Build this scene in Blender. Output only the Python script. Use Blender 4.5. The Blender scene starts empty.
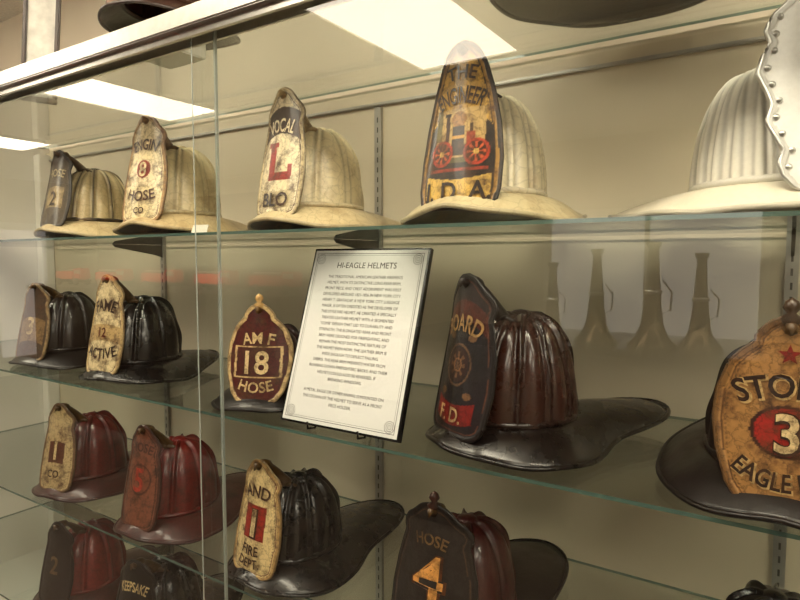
import bpy, bmesh, math, random
import numpy as np
from mathutils import Vector, Matrix
random.seed(4)
C = bpy.context
COL = C.scene.collection
C.scene.view_settings.view_transform = 'Standard'

def lin(c):
    return tuple(((x/255.0)/12.92 if x/255.0 <= 0.04045 else ((x/255.0+0.055)/1.055)**2.4) for x in c)
def l4(c): return lin(c)+(1.0,)

# ------------------------------------------------------------------ materials
def newmat(name):
    m = bpy.data.materials.new(name); m.use_nodes = True
    nt = m.node_tree; nt.nodes.clear()
    out = nt.nodes.new('ShaderNodeOutputMaterial')
    return m, nt, out
def N(nt, t, **kw):
    n = nt.nodes.new(t)
    for k, v in kw.items(): setattr(n, k, v)
    return n
def mathn(nt, op, a, b=None, clamp=False):
    n = N(nt, 'ShaderNodeMath', operation=op, use_clamp=clamp)
    for i, v in enumerate((a, b)):
        if v is None: continue
        if hasattr(v, 'is_linked') or hasattr(v, 'links'): nt.links.new(v, n.inputs[i])
        else: n.inputs[i].default_value = v
    return n.outputs[0]

def simple(name, col, rough=0.5, metal=0.0, nscale=20, namt=0.12, bump=0.0, spec=0.5, coord='Object'):
    m, nt, out = newmat(name)
    p = N(nt, 'ShaderNodeBsdfPrincipled')
    nt.links.new(p.outputs[0], out.inputs[0])
    tc = N(nt, 'ShaderNodeTexCoord'); no = N(nt, 'ShaderNodeTexNoise')
    nt.links.new(tc.outputs[coord], no.inputs['Vector'])
    no.inputs['Scale'].default_value = nscale; no.inputs['Detail'].default_value = 4
    r = N(nt, 'ShaderNodeValToRGB'); c = lin(col)
    r.color_ramp.elements[0].position = 0.3; r.color_ramp.elements[1].position = 0.7
    r.color_ramp.elements[0].color = tuple(x*(1-namt) for x in c)+(1,)
    r.color_ramp.elements[1].color = tuple(min(1, x*(1+namt)) for x in c)+(1,)
    nt.links.new(no.outputs['Fac'], r.inputs[0]); nt.links.new(r.outputs[0], p.inputs['Base Color'])
    p.inputs['Roughness'].default_value = rough; p.inputs['Metallic'].default_value = metal
    p.inputs['Specular IOR Level'].default_value = spec
    if bump > 0:
        b = N(nt, 'ShaderNodeBump'); b.inputs['Strength'].default_value = bump; b.inputs['Distance'].default_value = 0.002
        nt.links.new(no.outputs['Fac'], b.inputs['Height']); nt.links.new(b.outputs[0], p.inputs['Normal'])
    return m

def leather(name, rough, wear=0.5, bump=0.3, coat=0.0, dirt=(60, 40, 25), fine=0.10, lo=0.50, scale=22, spec=.5, crack=.55, cscale=60):
    """painted / bare leather: base colour from the 'Col' attribute + grime, cracks and bump"""
    m, nt, out = newmat(name)
    p = N(nt, 'ShaderNodeBsdfPrincipled'); nt.links.new(p.outputs[0], out.inputs[0])
    p.inputs['Specular IOR Level'].default_value = spec
    at = N(nt, 'ShaderNodeAttribute', attribute_name='Col')
    tc = N(nt, 'ShaderNodeTexCoord'); oi = N(nt, 'ShaderNodeObjectInfo')
    add = N(nt, 'ShaderNodeVectorMath', operation='ADD'); sc = mathn(nt, 'MULTIPLY', oi.outputs['Random'], 7.0)
    nt.links.new(tc.outputs['Object'], add.inputs[0]); nt.links.new(sc, add.inputs[1])
    n1 = N(nt, 'ShaderNodeTexNoise'); n1.inputs['Scale'].default_value = scale; n1.inputs['Detail'].default_value = 8; n1.inputs['Roughness'].default_value = 0.65
    n2 = N(nt, 'ShaderNodeTexNoise'); n2.inputs['Scale'].default_value = 130; n2.inputs['Detail'].default_value = 3
    nt.links.new(add.outputs[0], n1.inputs['Vector']); nt.links.new(add.outputs[0], n2.inputs['Vector'])
    r = N(nt, 'ShaderNodeMapRange'); r.inputs['From Min'].default_value = lo; r.inputs['From Max'].default_value = lo+.20
    r.inputs['To Min'].default_value = 0; r.inputs['To Max'].default_value = wear
    nt.links.new(n1.outputs['Fac'], r.inputs['Value'])
    mx = N(nt, 'ShaderNodeMix', data_type='RGBA')
    nt.links.new(r.outputs[0], mx.inputs[0]); nt.links.new(at.outputs['Color'], mx.inputs[6])
    mx.inputs[7].default_value = l4(dirt)
    r2 = N(nt, 'ShaderNodeMapRange'); r2.inputs['From Min'].default_value = 0.3; r2.inputs['From Max'].default_value = 0.7
    r2.inputs['To Min'].default_value = 1-fine; r2.inputs['To Max'].default_value = 1+fine*.6
    nt.links.new(n2.outputs['Fac'], r2.inputs['Value'])
    mu = N(nt, 'ShaderNodeVectorMath', operation='MULTIPLY')
    nt.links.new(mx.outputs[2], mu.inputs[0]); nt.links.new(r2.outputs[0], mu.inputs[1])
    vo = N(nt, 'ShaderNodeTexVoronoi', feature='DISTANCE_TO_EDGE'); vo.inputs['Scale'].default_value = cscale
    wob = N(nt, 'ShaderNodeVectorMath', operation='ADD'); ws = N(nt, 'ShaderNodeVectorMath', operation='SCALE'); ws.inputs['Scale'].default_value = .04
    nt.links.new(n1.outputs['Color'], ws.inputs[0]); nt.links.new(add.outputs[0], wob.inputs[0]); nt.links.new(ws.outputs[0], wob.inputs[1])
    nt.links.new(wob.outputs[0], vo.inputs['Vector'])
    cr = N(nt, 'ShaderNodeMapRange'); cr.inputs['From Min'].default_value = 0.0; cr.inputs['From Max'].default_value = 0.06
    cr.inputs['To Min'].default_value = 1-wear*crack; cr.inputs['To Max'].default_value = 1.0
    nt.links.new(vo.outputs['Distance'], cr.inputs['Value'])
    mu2 = N(nt, 'ShaderNodeVectorMath', operation='MULTIPLY')
    nt.links.new(mu.outputs[0], mu2.inputs[0]); nt.links.new(cr.outputs[0], mu2.inputs[1])
    nt.links.new(mu2.outputs[0], p.inputs['Base Color'])
    rr = N(nt, 'ShaderNodeMapRange'); rr.inputs['To Min'].default_value = rough-0.1; rr.inputs['To Max'].default_value = rough+0.22
    nt.links.new(n1.outputs['Fac'], rr.inputs['Value']); nt.links.new(rr.outputs[0], p.inputs['Roughness'])
    p.inputs['Coat Weight'].default_value = coat; p.inputs['Coat Roughness'].default_value = 0.12
    b = N(nt, 'ShaderNodeBump'); b.inputs['Strength'].default_value = bump; b.inputs['Distance'].default_value = 0.002
    hs = mathn(nt, 'ADD', n1.outputs['Fac'], mathn(nt, 'MULTIPLY', n2.outputs['Fac'], 0.15))
    nt.links.new(hs, b.inputs['Height']); nt.links.new(b.outputs[0], p.inputs['Normal'])
    return m

def glass(name, tint, mult=1.0, diff=None, dfac=0.0):
    m, nt, out = newmat(name)
    g = N(nt, 'ShaderNodeNewGeometry'); d = N(nt, 'ShaderNodeVectorMath', operation='DOT_PRODUCT')
    nt.links.new(g.outputs['Incoming'], d.inputs[0]); nt.links.new(g.outputs['Normal'], d.inputs[1])
    a = mathn(nt, 'ABSOLUTE', d.outputs['Value'])
    f = mathn(nt, 'SUBTRACT', 1.0, a)
    f5 = mathn(nt, 'POWER', f, 5.0)
    F = mathn(nt, 'MULTIPLY', mathn(nt, 'ADD', mathn(nt, 'MULTIPLY', f5, 0.96), 0.04), mult, clamp=True)
    t = N(nt, 'ShaderNodeBsdfTransparent'); t.inputs[0].default_value = tuple(tint)+(1,)
    gl = N(nt, 'ShaderNodeBsdfGlossy'); gl.inputs['Roughness'].default_value = 0.0
    base = t.outputs[0]
    if diff:
        di = N(nt, 'ShaderNodeBsdfDiffuse'); di.inputs[0].default_value = tuple(diff)+(1,)
        m1 = N(nt, 'ShaderNodeMixShader'); m1.inputs[0].default_value = dfac
        nt.links.new(t.outputs[0], m1.inputs[1]); nt.links.new(di.outputs[0], m1.inputs[2]); base = m1.outputs[0]
    mx = N(nt, 'ShaderNodeMixShader'); nt.links.new(F, mx.inputs[0])
    nt.links.new(base, mx.inputs[1]); nt.links.new(gl.outputs[0], mx.inputs[2])
    nt.links.new(mx.outputs[0], out.inputs[0])
    return m

def emis(name, col, st):
    m, nt, out = newmat(name)
    e = N(nt, 'ShaderNodeEmission'); e.inputs[0].default_value = l4(col); e.inputs[1].default_value = st
    nt.links.new(e.outputs[0], out.inputs[0]); return m

M_wall = simple('wall_paint', (208, 197, 177), 0.75, nscale=3, namt=0.04)
M_back = simple('case_back_paint', (200, 188, 165), 0.40, nscale=2.5, namt=0.06)
M_ceil = simple('ceiling_tile', (226, 222, 213), 0.9, nscale=90, namt=0.1)
M_floor = simple('floor_carpet', (96, 82, 72), 0.9, nscale=120, namt=0.3)
M_alu = simple('brushed_aluminium', (205, 203, 198), 0.30, 1.0, nscale=60, namt=0.06)
M_white = simple('white_trim', (234, 229, 220), 0.4, nscale=5, namt=0.03)
M_bracket = simple('bracket_metal', (92, 88, 82), 0.4, 0.6)
M_slot = simple('slot_dark', (70, 66, 60), 0.7)
M_std = simple('standard_metal', (172, 168, 160), 0.35, 0.6)
M_black = simple('black_plastic', (14, 14, 15), 0.25)
M_paper = simple('paper', (232, 232, 229), 0.8, nscale=300, namt=0.015)
M_ink = simple('ink', (50, 46, 45), 0.8)
M_wood = simple('dark_wood', (52, 36, 27), 0.4, nscale=14, namt=0.3)
M_oldm = simple('tarnished_metal', (112, 96, 74), 0.2, 0.9, nscale=40, namt=0.3)
M_silver = simple('silver_plate', (215, 215, 212), 0.28, 0.9, nscale=60, namt=0.15)
M_red = simple('toy_red', (225, 8, 10), 0.25)
M_rubber = simple('rubber', (20, 20, 20), 0.6)
M_fabric = simple('cream_label', (225, 220, 205), 0.8)
M_L = {'cream': leather('cream_leather', 0.32, 0.55, 0.22, coat=.35, dirt=(142, 108, 64), fine=.05, lo=.50, scale=15, crack=.38, cscale=38),
       'black': leather('black_leather', 0.22, 0.5, 0.5, coat=0.45, dirt=(38, 24, 16), spec=.35),
       'dark': leather('worn_leather', 0.30, 0.65, 0.55, coat=0.35, dirt=(28, 16, 11), spec=.35),
       'canvas': leather('canvas', 0.40, 0.14, 0.12, coat=.25, dirt=(190, 176, 146), fine=.04, crack=.15),
       'shield': leather('shield_leather', 0.34, 0.95, 0.5, coat=0.25, dirt=(80, 49, 25), lo=.47, scale=38),
       'shielddk': leather('shield_leather_dark', 0.34, 0.75, 0.65, coat=0.3, dirt=(24, 16, 12), spec=.4, lo=.46, scale=34)}
M_glassfront = glass('door_glass', (0.95, 0.965, 0.955), 1.9)
M_shelf = glass('shelf_glass', (0.94, 0.97, 0.955), 1.1)
M_edge = glass('shelf_glass_edge', (0.30, 0.48, 0.43), 2.0, diff=(0.12, 0.21, 0.18), dfac=0.6)
M_dedge = glass('door_glass_edge', (0.5, 0.6, 0.56), 2.0, diff=(0.46, 0.50, 0.46), dfac=0.7)

# ------------------------------------------------------------------ mesh helpers
def link(ob, parent=None, m=None):
    COL.objects.link(ob)
    if parent is not None: ob.parent = parent
    if m is not None: ob.data.materials.append(m)
    return ob
def empty(name, loc=(0, 0, 0), rot=(0, 0, 0)):
    e = bpy.data.objects.new(name, None); e.empty_display_size = 0.05
    COL.objects.link(e); e.location = loc; e.rotation_euler = rot
    return e
def box(name, lo, hi, m, parent=None, bevel=0.0):
    me = bpy.data.meshes.new(name); bm = bmesh.new()
    bmesh.ops.create_cube(bm, size=1.0)
    for v in bm.verts:
        v.co = Vector([(lo[i]+hi[i])/2 + v.co[i]*(hi[i]-lo[i]) for i in range(3)])
    if bevel > 0:
        bmesh.ops.bevel(bm, geom=bm.edges[:], offset=bevel, segments=2, affect='EDGES')
    bm.to_mesh(me); bm.free()
    return link(bpy.data.objects.new(name, me), parent, m)
def meshob(name, verts, faces, m, parent=None, smooth=True, col=None):
    me = bpy.data.meshes.new(name); me.from_pydata([tuple(v) for v in verts], [], faces); me.update()
    if smooth: me.polygons.foreach_set('use_smooth', [True]*len(me.polygons))
    if col is not None:
        ca = me.color_attributes.new('Col', 'FLOAT_COLOR', 'POINT')
        a = np.ones((len(verts), 4), dtype=np.float32); a[:, :3] = np.array(col); ca.data.foreach_set('color', a.ravel())
    return link(bpy.data.objects.new(name, me), parent, m)
def tube(name, pts, radii, m, parent=None, seg=8, closed=False, col=None):
    pts = [Vector(p) for p in pts]; n = len(pts)
    if not hasattr(radii, '__len__'): radii = [radii]*n
    V = []; F = []
    up = Vector((0, 0, 1))
    for i, p in enumerate(pts):
        if closed: t = pts[(i+1) % n]-pts[i-1]
        else: t = pts[min(i+1, n-1)]-pts[max(i-1, 0)]
        t.normalize()
        ref = up if abs(t.z) < 0.9 else Vector((1, 0, 0))
        s = t.cross(ref).normalized(); q = s.cross(t).normalized()
        for k in range(seg):
            a = 2*math.pi*k/seg
            V.append(p+(s*math.cos(a)+q*math.sin(a))*radii[i])
    for i in range(n if closed else n-1):
        j = (i+1) % n
        for k in range(seg):
            F.append((i*seg+k, i*seg+(k+1) % seg, j*seg+(k+1) % seg, j*seg+k))
    if not closed:
        F.append(tuple(range(seg))[::-1]); F.append(tuple((n-1)*seg+k for k in range(seg)))
    return meshob(name, V, F, m, parent, True, None if col is None else [col]*len(V))
def lathe(name, prof, m, parent=None, seg=32):
    V = []; F = []
    for r, z in prof:
        for k in range(seg):
            a = 2*math.pi*k/seg; V.append((r*math.cos(a), r*math.sin(a), z))
    for i in range(len(prof)-1):
        for k in range(seg):
            F.append((i*seg+k, i*seg+(k+1) % seg, (i+1)*seg+(k+1) % seg, (i+1)*seg+k))
    return meshob(name, V, F, m, parent)

def text_geo(s, h, offset=0.0, xscale=1.0, maxw=None):
    cu = bpy.data.curves.new('t', 'FONT'); cu.body = s; cu.size = 1.0; cu.offset = offset
    cu.align_x = 'CENTER'; cu.resolution_u = 3; cu.fill_mode = 'FRONT'
    ob = bpy.data.objects.new('t', cu); COL.objects.link(ob)
    dg = C.evaluated_depsgraph_get(); dg.update()
    me = bpy.data.meshes.new_from_object(ob.evaluated_get(dg))
    V = np.array([v.co[:2] for v in me.vertices]); F = [tuple(p.vertices) for p in me.polygons]
    bpy.data.objects.remove(ob); bpy.data.curves.remove(cu); bpy.data.meshes.remove(me)
    if len(V) == 0: return V, F
    k = h/0.70
    V = V*k; V[:, 0] *= xscale
    V[:, 0] -= (V[:, 0].min()+V[:, 0].max())/2
    V[:, 1] -= h/2
    if maxw:
        w = V[:, 0].max()-V[:, 0].min()
        if w > maxw: V[:, 0] *= maxw/w
    return V, F

# ------------------------------------------------------------------ helmet
OUT = {
 'classic': ([0, .01, .04, .1, .3, .5, .66, .72, .76, .80, .85, .9, .95, .98, 1], [.034, .048, .057, .062, .065, .061, .053, .049, .052, .053, .047, .034, .024, .016, .0]),
 'taper': ([0, .01, .04, .12, .3, .5, .7, .85, .92, .97, 1], [.044, .054, .060, .064, .064, .058, .047, .036, .028, .018, .0]),
 'round': ([0, .02, .06, .14, .3, .45, .6, .75, .82, .86, .9, .95, .98, 1], [.0, .026, .042, .055, .066, .070, .067, .055, .042, .032, .031, .022, .014, .0]),
 'scallop': ([0, .02, .08, .14, .2, .27, .34, .42, .5, .58, .66, .72, .78, .85, .92, .97, 1], [.03, .05, .062, .066, .060, .068, .076, .069, .075, .082, .076, .068, .073, .066, .048, .03, 0]),
}
def paint(sx, sz, ed, H, d):
    n = len(sx); c = np.tile(np.array(lin(d['base'])), (n, 1))
    for op in d.get('ops', []):
        k = op[0]; col = np.array(lin(op[-1]))
        if k == 'band': m = (sz > op[1]+op[3]*sx**2) & (sz < op[2]+op[3]*sx**2) & (np.abs(sx) < op[4])
        elif k == 'disc': m = ((sx-op[1])**2+((sz-op[2])/op[4])**2) < op[3]**2
        elif k == 'ring':
            rr = np.sqrt((sx-op[1])**2+(sz-op[2])**2); m = (rr < op[3]) & (rr > op[4])
        elif k == 'spokes':
            rr = np.sqrt((sx-op[1])**2+(sz-op[2])**2); an = np.arctan2(sz-op[2], sx-op[1])
            m = (rr < op[3]) & (np.cos(an*8) > 0.3)
        elif k == 'rect': m = (sx > op[1]) & (sx < op[2]) & (sz > op[3]) & (sz < op[4])
        elif k == 'edge': m = (ed > op[1]) & (ed < op[2])
        c[m] = col
    if not d.get('silver'):
        # saddle stitching just inside the rim
        st = (ed > .0115) & (ed < .0135) & (np.sin((sz+.6*np.abs(sx))*1000) > .1)
        c[st] = c[st]*.45
    return c

def helmet(name, loc, phi, d, scale=1.0, hi=True, pitch=0):
    """leather fire helmet: local front = -y. d = design dict."""
    root = empty(name, loc, (math.radians(pitch), 0, math.radians(-phi))); root.scale = (scale,)*3
    a, b, h = d.get('a', .092), d.get('b', .112), d.get('h', .170)
    nr = d.get('ribs', 8); lm = M_L[d['mat']]
    crown = np.array(lin(d['crown'])); ribc = np.array(lin(d.get('ribc', d['crown']))); brimc = np.array(lin(d.get('brim', d['crown'])))
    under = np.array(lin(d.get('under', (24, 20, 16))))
    nt, ns = 120, 10
    bw, tail = d.get('bw', .051), d.get('tail', .130)
    drop = d.get('drop', .034); tp = d.get('tp', 12)
    sd = random.uniform(0, 6.28)
    def brim(th, s):
        dx, dy = math.sin(th), -math.cos(th)
        bk = (1-math.cos(th))/2
        w = bw+.012*math.sin(th)**2+tail*bk**tp
        x = a*.97*dx+w*s*dx; y = b*.97*dy+w*s*dy
        z = -(drop*abs(math.sin(th))**1.4+.008+.008*bk**3)*s**1.3+.005*math.sin(s*3.1)
        z -= .019*(1-bk)**4*s
        z += (.0024*math.sin(3*th+sd)+.0015*math.sin(7*th+2*sd))*s*s
        return x, y, z
    pts = [[brim(2*math.pi*i/nt, j/ns) for j in range(ns+1)] for i in range(nt)]
    zmin = min(p[2] for row in pts for p in row); z0 = -zmin+.0065
    V = []; F = []
    for row in pts:
        for p in row: V.append((p[0], p[1], p[2]+z0))
    L = ns+1
    nv = len(V)
    for row in pts:
        for p in row: V.append((p[0], p[1], p[2]+z0-.0028))
    for i in range(nt):
        i2 = (i+1) % nt
        for j in range(ns):
            F.append((i*L+j, i*L+j+1, i2*L+j+1, i2*L+j))
            F.append((nv+i2*L+j, nv+i2*L+j+1, nv+i*L+j+1, nv+i*L+j))
        F.append((i*L+ns, nv+i*L+ns, nv+i2*L+ns, i2*L+ns)); F.append((i*L, i2*L, nv+i2*L, nv+i*L))
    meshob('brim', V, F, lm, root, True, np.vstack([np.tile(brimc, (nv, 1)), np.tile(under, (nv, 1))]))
    edge = [(p[-1][0], p[-1][1], p[-1][2]+z0-.0013) for p in pts]
    tube('brim_edge_roll', edge, .0042, lm, root, 8, True, tuple(brimc*d.get('edgek', .7)))
    ring = [(a*.985*math.sin(t), -b*.985*math.cos(t), z0+.004) for t in [2*math.pi*i/64 for i in range(64)]]
    tube('hat_band', ring, .006, lm, root, 8, True, tuple(ribc*.8))
    # --- crown
    nth, nph = (nr*18 if hi else nr*8), 30
    V = []; F = []; cc = []
    for j in range(nph+1):
        ph = (math.pi/2)*j/nph
        rr = math.cos(ph)**.68 if j < nph else 0.0; zz = math.sin(ph)**1.05
        for i in range(nth):
            th = 2*math.pi*i/nth
            f = (th*nr/(2*math.pi)+0.5) % 1.0 - 0.5
            arc = abs(f)*2*math.pi/nr*max(rr, .12)*.1
            rib = math.exp(-(arc/.0034)**2)
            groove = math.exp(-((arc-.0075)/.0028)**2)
            fade = min(1, rr*3)
            k = (1-0.034*math.cos(2*math.pi*f)*fade)+.010*math.sin(2*th+sd+zz*3)*fade+.004*math.sin(5*th+sd*3+zz*9)*fade
            off = (d.get('ribh', .0080)*rib*(.85+.25*math.sin(zz*11+i//18*1.7+sd))-.0012*groove)*fade
            dx, dy = math.sin(th), -math.cos(th)
            x = (a*rr*k+off)*dx; y = (b*rr*k+off)*dy + .008*zz
            z = z0+h*zz+off*.8
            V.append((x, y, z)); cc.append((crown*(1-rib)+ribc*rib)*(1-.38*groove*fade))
    for j in range(nph):
        for i in range(nth):
            i2 = (i+1) % nth
            F.append((j*nth+i, j*nth+i2, (j+1)*nth+i2, (j+1)*nth+i))
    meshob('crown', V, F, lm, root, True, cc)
    lathe_o = lathe('crown_button', [(0.02, 0), (.019, .004), (.012, .008), (0, .010)], lm, root, 20)
    lathe_o.location = (0, .008, z0+h-.002)
    ca = lathe_o.data.color_attributes.new('Col', 'FLOAT_COLOR', 'POINT')
    for q in ca.data: q.color = tuple(ribc)+(1,)
    # --- shield
    H = d.get('H', .235); ws = d.get('ws', 1.0); vs, wv = OUT[d.get('out', 'classic')]
    lean = d.get('lean', .048); curl = d.get('curl', .010)
    zb = z0-.020+d.get('dz', 0)
    def smap(sx, sz, off=0.0):
        v = sz/H
        y = -(b+.030)+lean*v-curl*v**4+.018*(sx/.065)**2*(0.6+.4*v)-off
        return (sx, y, zb+sz)
    nu, nvv = (72, 160) if hi else (20, 40)
    vv = np.linspace(0, 1, nvv+1)
    wf = np.interp(vv, vs, wv)*ws
    ker = np.ones(3)/3
    wf[1:-1] = np.convolve(wf, ker, 'valid')
    uu = np.linspace(-1, 1, nu+1)
    SX = (wf[:, None]*uu[None, :]).ravel(); SZ = (vv[:, None]*H*np.ones(nu+1)[None, :]).ravel()
    ox = np.concatenate([wf, -wf, np.linspace(-wf[0], wf[0], 20)]); oz = np.concatenate([vv*H, vv*H, np.zeros(20)])
    ed = np.min(np.sqrt((SX[:, None]-ox[None, :])**2+(SZ[:, None]-oz[None, :])**2), axis=1)
    cols = paint(SX, SZ, ed, H, d)
    bwid = d.get('borderw', .006)
    cols[ed < bwid] = np.array(lin(d['border']))
    raise_ = np.where(ed < bwid, .0015, 0.0)
    V = [smap(x, z, r) for x, z, r in zip(SX, SZ, raise_)]
    n1 = len(V); V += [(x, y+.004, z) for x, y, z in [smap(x, z, 0) for x, z in zip(SX, SZ)]]
    cols = np.vstack([cols, np.tile(np.array(lin((50, 35, 25))), (n1, 1))])
    F = []; W = nu+1
    for j in range(nvv):
        for i in range(nu):
            q = (j*W+i, j*W+i+1, (j+1)*W+i+1, (j+1)*W+i); F.append(q); F.append(tuple(n1+x for x in q[::-1]))
        F.append((j*W, (j+1)*W, n1+(j+1)*W, n1+j*W)); F.append((j*W+nu, n1+j*W+nu, n1+(j+1)*W+nu, (j+1)*W+nu))
    sm = M_L[d.get('smat', 'shield')]
    meshob('front_shield', V, F, sm, root, True, cols)
    outl = [smap(x, z, 0) for x, z in zip(wf, vv*H)]+[smap(-x, z, 0) for x, z in zip(wf[::-1], (vv*H)[::-1])][1:]
    outl = [(x, y+.001, z) for x, y, z in outl[::3 if hi else 1]]
    tube('shield_edge', outl, d.get('edger', .0028), M_silver if d.get('silver') else sm, root, 6, True, tuple(np.array(lin(d['border']))*.55))
    if d.get('silver'):
        for k in range(10):
            v = .12+.08*k; w_ = float(np.interp(v, vs, wv))*ws-.008
            for sg in (-1, 1):
                o = lathe('rivet', [(0.0046, 0), (.0038, .002), (0, .0035)], M_silver, root, 10)
                o.location = smap(sg*w_, v*H, .001); o.rotation_euler = (math.radians(90), 0, 0)
    # --- lettering
    TV = []; TF = []; TC = []
    for t in d.get('text', []):
        s, hh, x0, zz, R, col = t[:6]; sh = t[6] if len(t) > 6 else None; xs = t[7] if len(t) > 7 else 1.0
        mw = 2*(float(np.interp(zz/H, vs, wv))*ws-bwid-.005)
        layers = [(sh, .055, .0016, .0012)] if sh else []
        layers.append((col, .018, .0022, 0))
        for cl, of, no, shf in layers:
            P, FF = text_geo(s, hh, of, xs, mw)
            if len(P) == 0: continue
            base = len(TV)
            for x, y in P:
                if R:
                    an = x/abs(R)
                    if R > 0: x, y = (R+y)*math.sin(an), (R+y)*math.cos(an)-R
                    else: x, y = (abs(R)-y)*math.sin(an), abs(R)-(abs(R)-y)*math.cos(an)
                TV.append(smap(x0+x+shf, zz+y-shf, no)); TC.append(lin(cl))
            TF += [tuple(base+i for i in f) for f in FF]
    if d.get('star'):
        cx, cz, r, cl = d['star']; base = len(TV)
        TV.append(smap(cx, cz, .0022)); TC.append(lin(cl))
        for k in range(10):
            rr = r if k % 2 == 0 else r*.42; an = math.pi/2+k*math.pi/5
            TV.append(smap(cx+rr*math.cos(an), cz+rr*math.sin(an), .0022)); TC.append(lin(cl))
        for k in range(10): TF.append((base, base+1+k, base+1+(k+1) % 10))
    if TV: meshob('lettering', TV, TF, sm, root, False, TC)
    # --- eagle holder: body on the crown front, neck reaching to the shield, beak over its top edge
    top = smap(0, H*.94, 0)
    P = []; n = 12
    p0 = Vector((0, -.030, z0+h*.93)); p3 = Vector((0, top[1]+.006, top[2]+.004))
    p1 = Vector((0, -.045, z0+h+.012)); p2 = Vector((0, top[1]+.030, top[2]+.006))
    for k in range(n+1):
        t = k/n; P.append(p0*(1-t)**3+p1*3*t*(1-t)**2+p2*3*t*t*(1-t)+p3*t**3)
    hc = lin(d.get('holder', (84, 60, 32)))
    tube('eagle_neck', P, [.017-.011*math.sin(math.pi*.5*min(1, k/(n*.8)))+(.004 if k > n-4 else 0) for k in range(n+1)], M_L['dark'], root, 10, False, hc)
    tube('eagle_beak', [top, (top[0], top[1]-.010, top[2]+.004), (top[0], top[1]-.013, top[2]-.006)], [.009, .006, .0015], M_L['dark'], root, 8, False, hc)
    for sg in (-1, 1):
        tube('eagle_wing', [(sg*.006, -.040, z0+h*.95), (sg*.020, -.035, z0+h*.97), (sg*.034, -.022, z0+h*.93)], [.007, .006, .002], M_L['dark'], root, 8, False, hc)
    if d.get('finial'):
        o = lathe('finial', [(.010, 0), (.013, .006), (.005, .012), (.010, .019), (.007, .027), (0, .032)], M_L['dark'], root, 16)
        o.location = (0, top[1]+.004, top[2]+.006)
        ca = o.data.color_attributes.new('Col', 'FLOAT_COLOR', 'POINT')
        for q in ca.data: q.color = tuple(lin(d['finial']))+(1,)
    return root

# ------------------------------------------------------------------ room
RX0, RX1, RY0, RY1, RZ = -9.0, 3.0, -4.0, 1.40, 2.70
box('floor', (RX0-.1, RY0-.1, -.1), (RX1+.1, RY1+.1, 0), M_floor)
box('ceiling', (RX0-.1, RY0-.1, RZ), (RX1+.1, RY1+.1, RZ+.1), M_ceil)
box('wall_back', (RX0-.1, RY1, 0), (RX1+.1, RY1+.1, RZ), M_wall)
box('wall_front', (RX0-.1, RY0-.1, 0), (RX1+.1, RY0, RZ), M_wall)
box('wall_left', (RX0-.1, RY0, 0), (RX0, RY1, RZ), M_wall)
box('wall_right', (RX1, RY0, 0), (RX1+.1, RY1, RZ), M_wall)
M_day = emis('daylight_pane', (250, 240, 224), 1.8)
win = empty('window_1', (-1.05, RY0, 0))
box('pane', (-.85, .0, .85), (.85, .01, 1.98), M_day, win)
for (x0, x1, z0, z1) in ((-.92, .92, .78, .85), (-.92, .92, 1.98, 2.05), (-.92, -.85, .85, 1.98), (.85, .92, .85, 1.98), (-.02, .02, .85, 1.98)):
    box('window_frame', (x0, .0, z0), (x1, .04, z1), M_white, win)
M_day2 = emis('daylight_door_pane', (240, 226, 215), 1.0)
dr = empty('door_1', (RX0, -2.55, 0))
box('pane', (.0, -.32, .25), (.02, .32, 2.0), M_day2, dr)
for (y0, y1, z0, z1) in ((-.45, -.32, 0, 2.1), (.32, .45, 0, 2.1), (-.32, .32, 0, .25), (-.32, .32, 2.0, 2.1)):
    box('door_frame', (.0, y0, z0), (.05, y1, z1), M_white, dr)
M_panel = emis('light_diffuser', (255, 241, 217), 13.0)
for k, (cx, cy) in enumerate(((-6.2, -.85), (-3.85, -.85), (-1.52, -.85), (.85, -.85), (2.2, -.85))):  # rightmost panel is an extra, added out of view to brighten the case
    e = empty('ceiling_light_panel', (cx, cy, RZ))
    box('diffuser', (-.29, -.59, -.012), (.29, .59, -.004), M_panel, e)
    for (x0, x1, y0, y1) in ((-.32, -.29, -.62, .62), (.29, .32, -.62, .62), (-.29, .29, -.62, -.59), (-.29, .29, .59, .62)):
        box('panel_trim', (x0, y0, -.02), (x1, y1, 0), M_white, e)
M_fill = emis('fill_strip_glow', (255, 240, 213), 34.0)
for cx in (-2.9, -1.55, -.2, 1.15):  # unseen row of fill lamps, added to light the case from above
    e = empty('added_fill_strip', (cx, .30, RZ))
    box('fill_strip_housing', (-.56, -.10, -.03), (.56, .10, 0), M_white, e)
    box('fill_strip_diffuser', (-.54, -.085, -.05), (.54, .085, -.031), M_fill, e)

# ------------------------------------------------------------------ display case
CX0, CX1, YG, YB = -2.74, 1.25, .80, 1.38
ZT = 2.045
Zs = [1.657, 1.268, .897, .54]
case = empty('display_case', (0, 0, 0))
box('case_back', (CX0, YB, .3), (CX1, RY1, ZT+.01), M_back, case)
box('case_base', (CX0, YG-.03, 0), (CX1, YB, .32), M_white, case)
box('end_panel_1', (CX0-.03, YG-.03, 0), (CX0, RY1, ZT+.036), M_white, case)
box('end_panel_2', (CX1, YG-.03, 0), (CX1+.03, RY1, ZT+.036), M_white, case)
box('corner_post', (CX0, YB-.05, .32), (CX0+.05, YB-.001, ZT), M_white, case, .003)
box('top_rail', (CX0, YG-.035, ZT), (CX1, YG+.03, ZT+.038), M_alu, case, .003)
box('top_rail_lip', (CX0, YG-.02, ZT-.014), (CX1, YG-.012, ZT), M_alu, case)
box('top_rail_track', (CX0, YG+.012, ZT-.018), (CX1, YG+.018, ZT), M_alu, case)
box('top_back_rail', (CX0, YB-.012, ZT-.026), (CX1, YB, ZT-.018), M_std, case, .002)
box('bottom_rail', (CX0, YG-.03, .32), (CX1, YG+.03, .35), M_alu, case)
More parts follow.
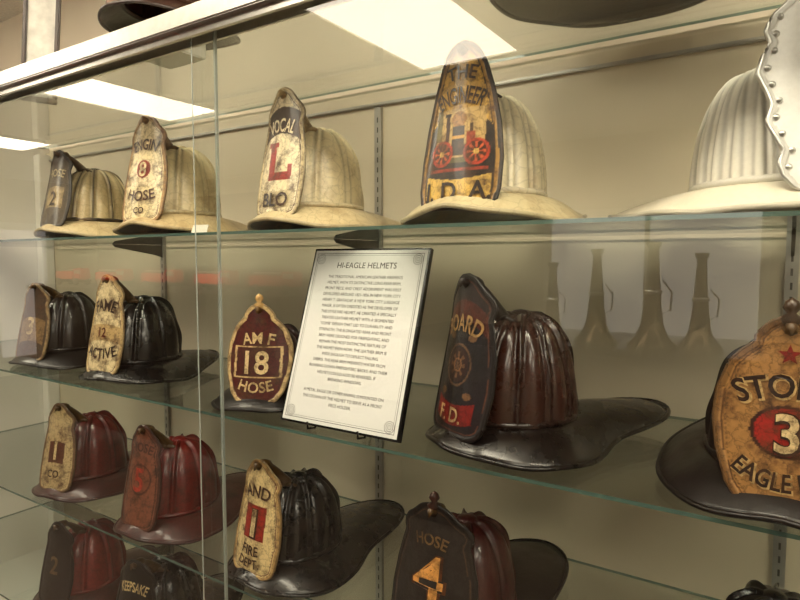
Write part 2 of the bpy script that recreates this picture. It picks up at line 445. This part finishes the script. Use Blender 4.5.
def pane(name, x0, x1, y, z0, z1):
    me = bpy.data.meshes.new(name); me.from_pydata([(x0, y, z0), (x1, y, z0), (x1, y, z1), (x0, y, z1)], [], [(0, 1, 2, 3)])
    return link(bpy.data.objects.new(name, me), case, M_glassfront)
pane('glass_door_1', CX0, -.953, YG+.006, .35, ZT)
pane('glass_door_2', -1.005, CX1, YG-.006, .35, ZT)
box('glass_door_edge_1', (-.953, YG+.003, .35), (-.949, YG+.009, ZT), M_dedge, case)
box('glass_door_edge_2', (-1.007, YG-.007, .35), (-1.0055, YG-.005, ZT), M_dedge, case)
def gshelf(name, x0, x1, y0, y1, z, t=.006):
    o = box(name, (x0, y0, z-t), (x1, y1, z), M_shelf, case)
    o.data.materials.append(M_edge)
    for p in o.data.polygons:
        if abs(p.normal.z) < .5: p.material_index = 1
    return o
gshelf('glass_top', CX0, CX1, YG+.03, YB, ZT+.038, .006)
for k, z in enumerate(Zs):
    gshelf('glass_shelf_%d' % (k+1), CX0+.055, CX1-.002, .85, YB-.015, z)
SX = [-1.927, -.963, .003, .97]
for k, x in enumerate(SX):
    box('shelf_standard_%d' % k, (x-.011, YB-.010, .35), (x+.011, YB, ZT-.03), M_std, case)
    V = []; F = []
    z = .38
    while z < ZT-.06:
        n = len(V); V += [(x-.002, YB-.0105, z), (x+.002, YB-.0105, z), (x+.002, YB-.0105, z+.014), (x-.002, YB-.0105, z+.014)]; F.append((n, n+1, n+2, n+3))
        z += .027
    meshob('standard_slots_%d' % k, V, F, M_slot, case, False)
    for j, zz in enumerate(Zs):
        zt = zz-.0065
        V = []
        for sx in (-.003, .003):
            V += [(x+sx, YB-.010, zt), (x+sx, YB-.010, zt-.045), (x+sx, YB-.04, zt-.036), (x+sx, 1.19, zt-.010), (x+sx, 1.18, zt)]
        F = [(0, 1, 2, 3, 4), (9, 8, 7, 6, 5)]+[(i, (i+1) % 5, 5+(i+1) % 5, 5+i)[::-1] for i in range(5)]
        meshob('shelf_bracket_%d_%d' % (k, j), V, F, M_bracket, case, False)

# ------------------------------------------------------------------ helmets
S1, S2, S3, S4 = Zs
helmet('cream_striped_fire_helmet', (-1.755, 1.02, S1), -2, dict(mat='cream', crown=(222, 204, 160), ribc=(34, 28, 22), brim=(206, 188, 146), ribs=12, ribh=.006, H=.225, h=.160, out='classic', tail=.09,
    base=(92, 80, 64), border=(50, 42, 36), ops=[('band', .06, .12, -4, .04, (170, 148, 108))], text=[('HOSE', .022, 0, .16, .12, (210, 192, 150)), ('2', .04, 0, .085, 0, (60, 40, 30))], smat='shielddk'), .97)
helmet('cream_leather_fire_helmet', (-1.340, 1.01, S1), -10, dict(mat='cream', crown=(226, 210, 168), brim=(210, 188, 142), ribs=8, ribh=.006, H=.262, out='classic', tail=.09, holder=(120, 92, 58), h=.175, dz=-.004,
    base=(230, 210, 162), border=(170, 130, 80), ops=[('band', .09, .15, -6, .05, (234, 214, 172)), ('edge', .009, .0105, (120, 70, 40)), ('disc', 0, .13, .022, 1, (150, 50, 35))],
    text=[('ENGIN', .026, 0, .190, .10, (60, 36, 24)), ('8', .034, 0, .13, 0, (226, 206, 160)), ('HOSE', .024, 0, .065, -.14, (80, 45, 28)), ('CO', .015, 0, .030, 0, (70, 40, 26))]))
helmet('cream_leather_fire_helmet', (-.868, 1.01, S1), 2, dict(mat='cream', crown=(230, 216, 178), brim=(214, 196, 154), ribs=8, ribh=.006, H=.276, out='classic', holder=(190, 165, 120), h=.180, dz=-.004,
    base=(234, 218, 178), border=(204, 184, 140), ops=[('band', .178, .235, -7, .06, (70, 52, 36)), ('band', .018, .055, 2, .05, (205, 187, 146)), ('edge', .008, .010, (90, 60, 40)),
         ('rect', -.030, -.010, .078, .158, (158, 38, 28)), ('rect', -.030, .034, .078, .096, (158, 38, 28)), ('rect', -.036, -.004, .150, .160, (158, 38, 28)), ('rect', .026, .036, .078, .112, (158, 38, 28))],
    text=[('VOCAL', .028, 0, .196, .09, (236, 220, 180)), ('BLO', .028, 0, .038, 0, (50, 34, 26))]), .95)
helmet('engineer_fire_helmet', (-.462, 1.02, S1), 2, dict(mat='cream', crown=(230, 220, 190), ribc=(236, 226, 198), brim=(208, 194, 154), under=(100, 92, 70), ribs=14, ribh=.004, H=.278, ws=1.15, out='taper', holder=(30, 22, 18), h=.180, bw=.060, tail=.14, lean=.040, dz=-.010,
    base=(34, 24, 18), border=(34, 24, 18), borderw=.004,
    ops=[('band', .165, .30, -9, .07, (200, 156, 68)), ('edge', .0, .009, (158, 118, 52)), ('edge', .009, .011, (40, 24, 14)), ('band', .078, .168, 0, .046, (190, 158, 100)), ('band', .078, .086, 0, .046, (90, 84, 40)), ('rect', -.046, -.034, .115, .168, (110, 100, 60)),
         ('band', .012, .050, 2, .060, (216, 176, 86)), ('rect', -.055, .055, .064, .069, (150, 54, 30)),
         ('rect', -.030, .034, .090, .106, (80, 34, 20)), ('rect', -.012, .010, .090, .150, (52, 36, 28)), ('rect', -.012, .010, .118, .122, (190, 140, 60)), ('rect', -.012, .010, .138, .141, (190, 140, 60)), ('disc', -.001, .150, .014, .9, (150, 104, 46)), ('rect', -.026, -.018, .10, .158, (60, 34, 22)), ('rect', -.028, -.016, .156, .161, (30, 20, 16)), ('rect', .014, .030, .104, .128, (150, 62, 32)), ('rect', .019, .025, .128, .142, (60, 40, 24)), ('rect', .030, .044, .106, .109, (40, 26, 18)),
         ('disc', -.031, .094, .022, 1, (70, 36, 22)), ('ring', -.031, .094, .022, .0175, (176, 58, 30)), ('spokes', -.031, .094, .016, 0, (190, 84, 40)), ('disc', -.031, .094, .005, 1, (210, 170, 86)),
         ('disc', .033, .094, .022, 1, (70, 36, 22)), ('ring', .033, .094, .022, .0175, (176, 58, 30)), ('spokes', .033, .094, .016, 0, (190, 84, 40)), ('disc', .033, .094, .005, 1, (210, 170, 86))],
    text=[('THE', .022, 0, .228, .09, (36, 22, 16)), ('ENGINEER', .027, 0, .190, .085, (36, 22, 16)), ('J. D. A.', .030, 0, .031, 0, (36, 24, 18))]))
helmet('white_canvas_fire_helmet', (-.042, 1.06, S1), -40, dict(mat='canvas', crown=(240, 236, 224), brim=(230, 222, 202), under=(176, 160, 128), ribs=20, ribh=.003, H=.275, ws=1.05, out='scallop', silver=True, h=.175, a=.088, b=.110, tail=.155, tp=5, bw=.050, lean=.03, drop=.028,
    base=(242, 242, 239), border=(206, 206, 202), holder=(190, 186, 176), smat='canvas', text=[('1', .05, 0, .12, 0, (60, 60, 70))]), .99)

helmet('black_leather_fire_helmet', (-1.93, 1.02, S2), -10, dict(mat='dark', crown=(34, 25, 21), brim=(22, 17, 15), ribs=8, H=.232, out='classic', tail=.09, dz=-.004,
    base=(74, 58, 44), border=(156, 132, 92), ops=[('band', .06, .13, -5, .05, (130, 104, 70))], text=[('3', .05, 0, .105, 0, (204, 180, 128))]))
helmet('black_leather_fire_helmet', (-1.52, 1.01, S2), -6, dict(mat='black', crown=(12, 11, 11), ribs=8, H=.262, out='classic', tail=.10, dz=-.004,
    base=(226, 206, 160), border=(186, 158, 108), ops=[('edge', .008, .010, (100, 66, 36)), ('band', .09, .132, -3, .06, (190, 160, 108))],
    text=[('FAME', .030, 0, .182, .10, (52, 34, 24)), ('12', .024, 0, .111, 0, (110, 42, 28)), ('ACTIVE', .026, 0, .056, -.14, (52, 34, 24))]))
helmet('hose_company_fire_helmet', (-.983, .985, S2), -24, dict(mat='dark', crown=(50, 22, 18), brim=(20, 15, 14), ribs=8, H=.232, ws=1.12, out='round', finial=(200, 160, 100), a=.085, b=.100, h=.14, holder=(150, 110, 60), tail=.08, dz=-.010,
    base=(78, 16, 14), border=(216, 184, 130), borderw=.008, ops=[('band', .064, .136, 0, .058, (214, 182, 128)), ('band', .068, .132, 0, .052, (72, 20, 16))],
    text=[('AM F', .025, 0, .155, .16, (224, 194, 140)), ('18', .050, 0, .100, 0, (230, 202, 150)), ('HOSE', .023, 0, .044, -.12, (224, 194, 140))], star=(0, .195, .010, (70, 30, 20))), .93)
helmet('brown_leather_fire_helmet', (-.402, 1.00, S2), 32, dict(mat='black', crown=(58, 32, 25), ribc=(38, 22, 17), brim=(20, 14, 12), ribs=12, ribh=.007, H=.272, ws=1.28, out='classic', h=.180, tail=.19, tp=18, holder=(30, 20, 18), drop=.038,
    base=(30, 26, 30), border=(22, 16, 16), ops=[('band', .195, .228, -8, .07, (82, 32, 24)), ('ring', 0, .118, .036, .032, (104, 76, 54)), ('disc', 0, .118, .029, 1, (48, 26, 24)), ('edge', .009, .011, (96, 58, 42)), ('band', .018, .052, 3, .055, (120, 26, 22)), ('spokes', 0, .118, .022, 0, (104, 74, 50)), ('ring', 0, .118, .012, .009, (130, 92, 58)),
         ('disc', -.030, .165, .010, .6, (110, 78, 50)), ('disc', .030, .165, .010, .6, (110, 78, 50)), ('disc', -.036, .070, .010, .6, (110, 78, 50)), ('disc', .036, .070, .010, .6, (110, 78, 50))],
    smat='shielddk', text=[('BOARD', .028, 0, .190, .10, (164, 128, 78)), ('F. D.', .024, 0, .036, 0, (200, 166, 116))]), 1.0)
helmet('eagle_engine_fire_helmet', (-.003, .995, S2+.010), -3, dict(mat='dark', crown=(32, 23, 20), brim=(27, 20, 18), ribs=8, H=.250, ws=1.15, out='round', h=.15, finial=(60, 40, 24), tail=.07, tp=6, bw=.055, dz=-.018,
    base=(168, 122, 70), border=(126, 90, 50), ops=[('disc', 0, .108, .040, .82, (56, 24, 16)), ('disc', 0, .108, .035, .82, (160, 32, 22)), ('edge', .008, .0095, (90, 56, 30))],
    text=[('STOKO', .028, 0, .165, .12, (46, 28, 20), (205, 170, 112)), ('3', .046, 0, .108, 0, (230, 202, 150), (50, 20, 14)), ('EAGLE ENG', .022, 0, .048, -.09, (46, 28, 20), (205, 170, 112))], star=(0, .203, .013, (130, 30, 22))), 1.0, pitch=6)

helmet('red_leather_fire_helmet', (-1.80, 1.01, S3), -12, dict(mat='dark', crown=(92, 24, 20), brim=(60, 20, 17), ribs=8, H=.250, out='classic', tail=.09,
    base=(190, 166, 120), border=(110, 82, 52), ops=[('band', .08, .14, -4, .03, (90, 50, 34))], text=[('1', .05, 0, .115, 0, (216, 192, 140)), ('CO', .02, 0, .05, 0, (60, 36, 24))]))
helmet('red_leather_fire_helmet', (-1.355, .995, S3), -4, dict(mat='dark', crown=(104, 24, 20), brim=(66, 22, 18), ribs=8, H=.255, out='classic', tail=.14,
    base=(124, 74, 54), border=(84, 48, 36), ops=[('edge', .009, .011, (60, 32, 24)), ('ring', 0, .120, .038, .033, (84, 44, 32))], smat='shielddk', text=[('5', .055, 0, .12, 0, (170, 60, 44)), ('HOSE', .022, 0, .2, .1, (80, 42, 30))]))
helmet('black_leather_fire_helmet', (-.930, .995, S3), 6, dict(mat='black', crown=(12, 11, 11), ribs=10, H=.245, ws=1.12, out='classic', h=.160, tail=.20, tp=16,
    base=(224, 198, 142), border=(176, 142, 90), ops=[('rect', -.033, .033, .074, .146, (140, 36, 26)), ('edge', .008, .010, (110, 50, 30)), ('rect', -.029, .029, .078, .142, (156, 44, 32))],
    text=[('AND', .026, 0, .178, .12, (60, 36, 26)), ('1', .056, 0, .110, 0, (226, 202, 150), (60, 24, 18), 1.3), ('FIRE', .020, 0, .052, -.14, (60, 36, 26)), ('DEPT.', .018, 0, .026, -.14, (60, 36, 26))]), .98)
helmet('dark_red_fire_helmet', (-.500, .995, S3), 6, dict(mat='dark', crown=(66, 22, 20), brim=(24, 16, 16), ribs=8, H=.245, ws=1.40, out='classic', h=.160, tail=.20, tp=14, finial=(60, 30, 22),
    base=(40, 35, 33), border=(28, 23, 22), ops=[('edge', .009, .011, (80, 58, 42))], smat='shielddk', text=[('4', .076, 0, .116, 0, (222, 156, 80), (90, 50, 24), 1.2), ('HOSE', .02, 0, .182, .12, (110, 84, 52))]), .98)
helmet('black_leather_fire_helmet', (.0, 1.08, S3), 0, dict(mat='black', crown=(18, 16, 16), ribs=8, H=.17, out='classic', h=.14, base=(34, 28, 26), border=(30, 24, 20), smat='shielddk', tail=.10), .9)
helmet('red_leather_fire_helmet', (-1.83, 1.01, S4), -10, dict(mat='dark', crown=(124, 32, 28), brim=(60, 20, 18), ribs=8, H=.24, out='classic', base=(30, 27, 27), border=(24, 20, 20), smat='shielddk', tail=.09, text=[('2', .05, 0, .115, 0, (110, 90, 62))]))
helmet('black_leather_fire_helmet', (-1.43, 1.0, S4), -10, dict(mat='black', crown=(18, 17, 17), ribs=8, H=.24, ws=1.15, out='classic', base=(22, 20, 20), border=(16, 14, 14), smat='shielddk', text=[('KEEPSAKE', .024, 0, .172, .12, (220, 194, 140))]))
# on top of the case
box('display_riser', (-1.35, .86, ZT+.0385), (-1.21, 1.0, ZT+.095), M_white, None, .003)
helmet('brown_leather_fire_helmet', (-1.28, .94, ZT+.0955), 0, dict(mat='dark', crown=(70, 40, 28), brim=(52, 30, 22), under=(40, 26, 20), ribs=8, H=.21, out='classic', base=(120, 80, 50), border=(60, 40, 26), tail=.06), .92)
helmet('black_leather_fire_helmet', (-.33, 1.13, ZT+.0385), 70, dict(mat='dark', crown=(60, 42, 34), under=(64, 48, 40), ribs=8, H=.22, out='classic', base=(60, 42, 34), border=(50, 36, 30), tail=.12, tp=4, bw=.07), 1.0)

# ------------------------------------------------------------------ framed sign on easel
sg = empty('framed_sign_on_easel', (-.704, .866, S2+.010), (math.radians(-18.2), 0, 0))
W2, HH = .141, .360
box('sign_board', (-W2, -.005, 0), (W2, .007, HH), M_black, sg, .001)
box('sign_paper', (-W2+.0045, -.0056, .0045), (W2-.0045, -.0045, HH-.0045), M_paper, sg)
TV = []; TF = []
YT = -.0060
def addtext(s, h, x0, z, maxw, xs=1.0, off=.006):
    P, FF = text_geo(s, h, off, xs, maxw)
    b0 = len(TV)
    for x, y in P: TV.append((x0+x, YT, z+y))
    TF.extend(tuple(b0+i for i in f) for f in FF)
addtext('HI-EAGLE HELMETS', .0120, 0, HH-.036, .19, 1.0, .0)
body = ["THE TRADITIONAL AMERICAN LEATHER FIREMEN'S", "HELMET, WITH ITS DISTINCTIVE LONG REAR BRIM,", "FRONT PIECE, AND CREST ADORNMENT WAS FIRST",
 "DEVELOPED AROUND 1821-1836 IN NEW YORK CITY.", "HENRY T. GRATACAP, A NEW YORK CITY LUGGAGE", "MAKER, IS OFTEN CREDITED AS THE DEVELOPER OF", "THIS STYLE FIRE HELMET. HE CREATED A SPECIALLY",
 "TREATED LEATHER HELMET WITH A SEGMENTED", "\"COMB\" DESIGN THAT LED TO DURABILITY AND", "STRENGTH. THE ELONGATED REAR AND FRONT",
 "BRIM WERE DESIGNED FOR FIREFIGHTING, AND", "REMAIN THE MOST DISTINCTIVE FEATURE OF", "THE HELMET EVEN NOW. THE LEATHER BRIM IS", "WIDE ENOUGH TO DEFLECT FALLING",
 "DEBRIS. THE REAR BRIM PREVENTS WATER FROM", "RUNNING DOWN FIREFIGHTERS' BACKS, AND THEIR", "HELMETS COULD ALSO BE REVERSED, IF", "BREAKING WINDOWS.", "",
 "A METAL EAGLE OR OTHER ANIMAL IS MOUNTED ON", "THE CROWN OF THE HELMET TO SERVE AS A FRONT", "PIECE HOLDER."]
z = HH-.060
for ln in body:
    if ln: addtext(ln, .0058, 0, z, .222, .95, -.004)
    z -= .0122
def strip(x0, x1, z0, z1):
    b0 = len(TV); TV.extend([(x0, YT, z0), (x1, YT, z0), (x1, YT, z1), (x0, YT, z1)]); TF.append((b0, b0+1, b0+2, b0+3))
for ins, th in ((.011, .0009), (.015, .0004)):
    xa, za, zb_ = W2-ins, ins, HH-ins
    strip(-xa, xa, za, za+th); strip(-xa, xa, zb_-th, zb_); strip(-xa, -xa+th, za, zb_); strip(xa-th, xa, za, zb_)
for sx in (-1, 1):
    for sz in (-1, 1):
        for r in (.011, .0075, .004):
            cx = sx*(W2-.023); cz = HH/2+sz*(HH/2-.023); b0 = len(TV); n = 24
            for k in range(n+1):
                an = 2*math.pi*k/n
                for q in (r, r-.0007): TV.append((cx+q*math.cos(an), YT, cz+q*math.sin(an)))
            for k in range(n): TF.append((b0+2*k, b0+2*k+2, b0+2*k+3, b0+2*k+1))
meshob('sign_text', TV, TF, M_ink, sg, False)
for sx in (-.06, .06):
    tube('easel_foot', [(sx, .014, .12), (sx, .011, .02), (sx, .008, -.003), (sx, -.013, -.006), (sx, -.018, .006)], .0022, M_black, sg)
tube('easel_prop', [(0, .014, .20), (0, .06, .10), (0, .112, .032)], .0025, M_black, sg)
tube('easel_bar', [(-.06, .014, .12), (0, .014, .2), (.06, .014, .12)], .0022, M_black, sg)

def label(x, y, z, rot):
    e = empty('exhibit_label', (x, y, z+.001), (math.radians(-25), 0, math.radians(rot)))
    box('card', (-.022, -.0006, 0), (.022, .0006, .022), M_fabric, e)
label(-1.13, .90, S1, 10)

# ------------------------------------------------------------------ picture frame on top of the case
pf = empty('picture_frame', (-1.97, .98, ZT+.0385), (0, math.radians(4), math.radians(50)))
for (x0, x1, z0, z1) in ((-.05, .05, 0, .016), (-.05, .05, .38, .396), (-.05, -.038, .016, .38), (.038, .05, .016, .38)):
    box('frame_bar', (x0, -.01, z0), (x1, .01, z1), M_wood, pf, .003)
box('frame_picture', (-.038, -.002, .016), (.038, .004, .38), simple('print', (200, 198, 190), .6, nscale=20, namt=.25), pf)

# ------------------------------------------------------------------ opposite side of the room (seen as reflections)
cab = empty('display_counter', (0, 0, 0))
box('counter_body', (-2.0, -2.15, 0), (.4, -1.5, 1.12), M_wood, cab, .01)
box('counter_top', (-2.05, -2.2, 1.12), (.45, -1.45, 1.155), M_black, cab, .005)
def trumpet(x, y, z, s):
    e = empty('speaking_trumpet', (x, y, z)); e.scale = (s,)*3
    lathe('horn', [(.0, .002), (.104, .0), (.108, .008), (.098, .02), (.070, .05), (.050, .10), (.040, .17), (.033, .26), (.026, .36), (.021, .44), (.030, .455), (.034, .47), (.030, .475), (.0, .46)], M_oldm, e)
    lathe('horn_ring', [(.035, .24), (.041, .245), (.041, .255), (.035, .26)], M_silver, e)
    tube('horn_handle', [(.04, 0, .15), (.075, 0, .17), (.08, 0, .25), (.04, 0, .30)], .004, M_oldm, e)
for x, s in ((-.86, 1.05), (-.58, 1.12), (-.36, 1.0), (-1.10, .9)):
    trumpet(x, -1.66, 1.155, s)
tb = empty('display_table', (0, 0, 0))
box('table_body', (-6.6, -2.25, 0), (-3.1, -1.55, 1.30), M_wood, tb)
box('table_top', (-6.65, -2.3, 1.30), (-3.05, -1.5, 1.33), M_wood, tb)
box('dark_backboard', (-6.6, -2.28, 1.33), (-3.1, -2.25, 2.2), M_wood, tb)
def truck(x, y, z, s):
    e = empty('toy_fire_truck', (x, y, z)); e.scale = (s,)*3
    box('chassis', (-.22, -.05, .03), (.22, .05, .055), M_black, e)
    box('body', (-.22, -.055, .055), (.08, .055, .13), M_red, e, .006)
    box('cab', (.09, -.055, .055), (.21, .055, .16), M_red, e, .012)
    box('windscreen', (.115, -.057, .105), (.205, .057, .148), M_silver, e, .004)
    box('ladder', (-.21, -.02, .14), (.12, .02, .152), M_silver, e)
    for wx in (-.15, .14):
        for wy in (-.055, .055):
            o = lathe('wheel', [(0, -.012), (.032, -.012), (.034, 0), (.032, .012), (0, .012)], M_rubber, e, 20)
            o.location = (wx, wy, .034); o.rotation_euler = (math.pi/2, 0, 0)
for x in (-6.3, -5.55, -4.8, -4.05, -3.35):
    truck(x, -1.8, 1.3305, 1.1)
for x in (-5.7, -4.2):  # added spots, brighten the trucks so their reflection shows in the glass
    s = bpy.data.lights.new('added_truck_spot', 'SPOT'); s.energy = 230; s.spot_size = math.radians(60); s.color = (1, .93, .82); s.shadow_soft_size = .04
    o = bpy.data.objects.new('added_truck_spot', s); COL.objects.link(o); o.location = (x, -.9, 2.6)
    o.rotation_euler = (Vector((x, -1.8, 1.35))-Vector(o.location)).to_track_quat('-Z', 'Y').to_euler()

# ------------------------------------------------------------------ camera
cd = bpy.data.cameras.new('camera'); cam = bpy.data.objects.new('camera', cd); COL.objects.link(cam)
cd.sensor_width = 36; cd.lens = 600*36/800; cd.clip_start = .02
cam.location = (0, 0, 1.60)
cam.rotation_euler = (math.radians(90-3.9), 0, math.radians(33))
C.scene.camera = cam
w = bpy.data.worlds.new('world'); C.scene.world = w; w.use_nodes = True
w.node_tree.nodes['Background'].inputs[0].default_value = (.9, .85, .78, 1); w.node_tree.nodes['Background'].inputs[1].default_value = .3
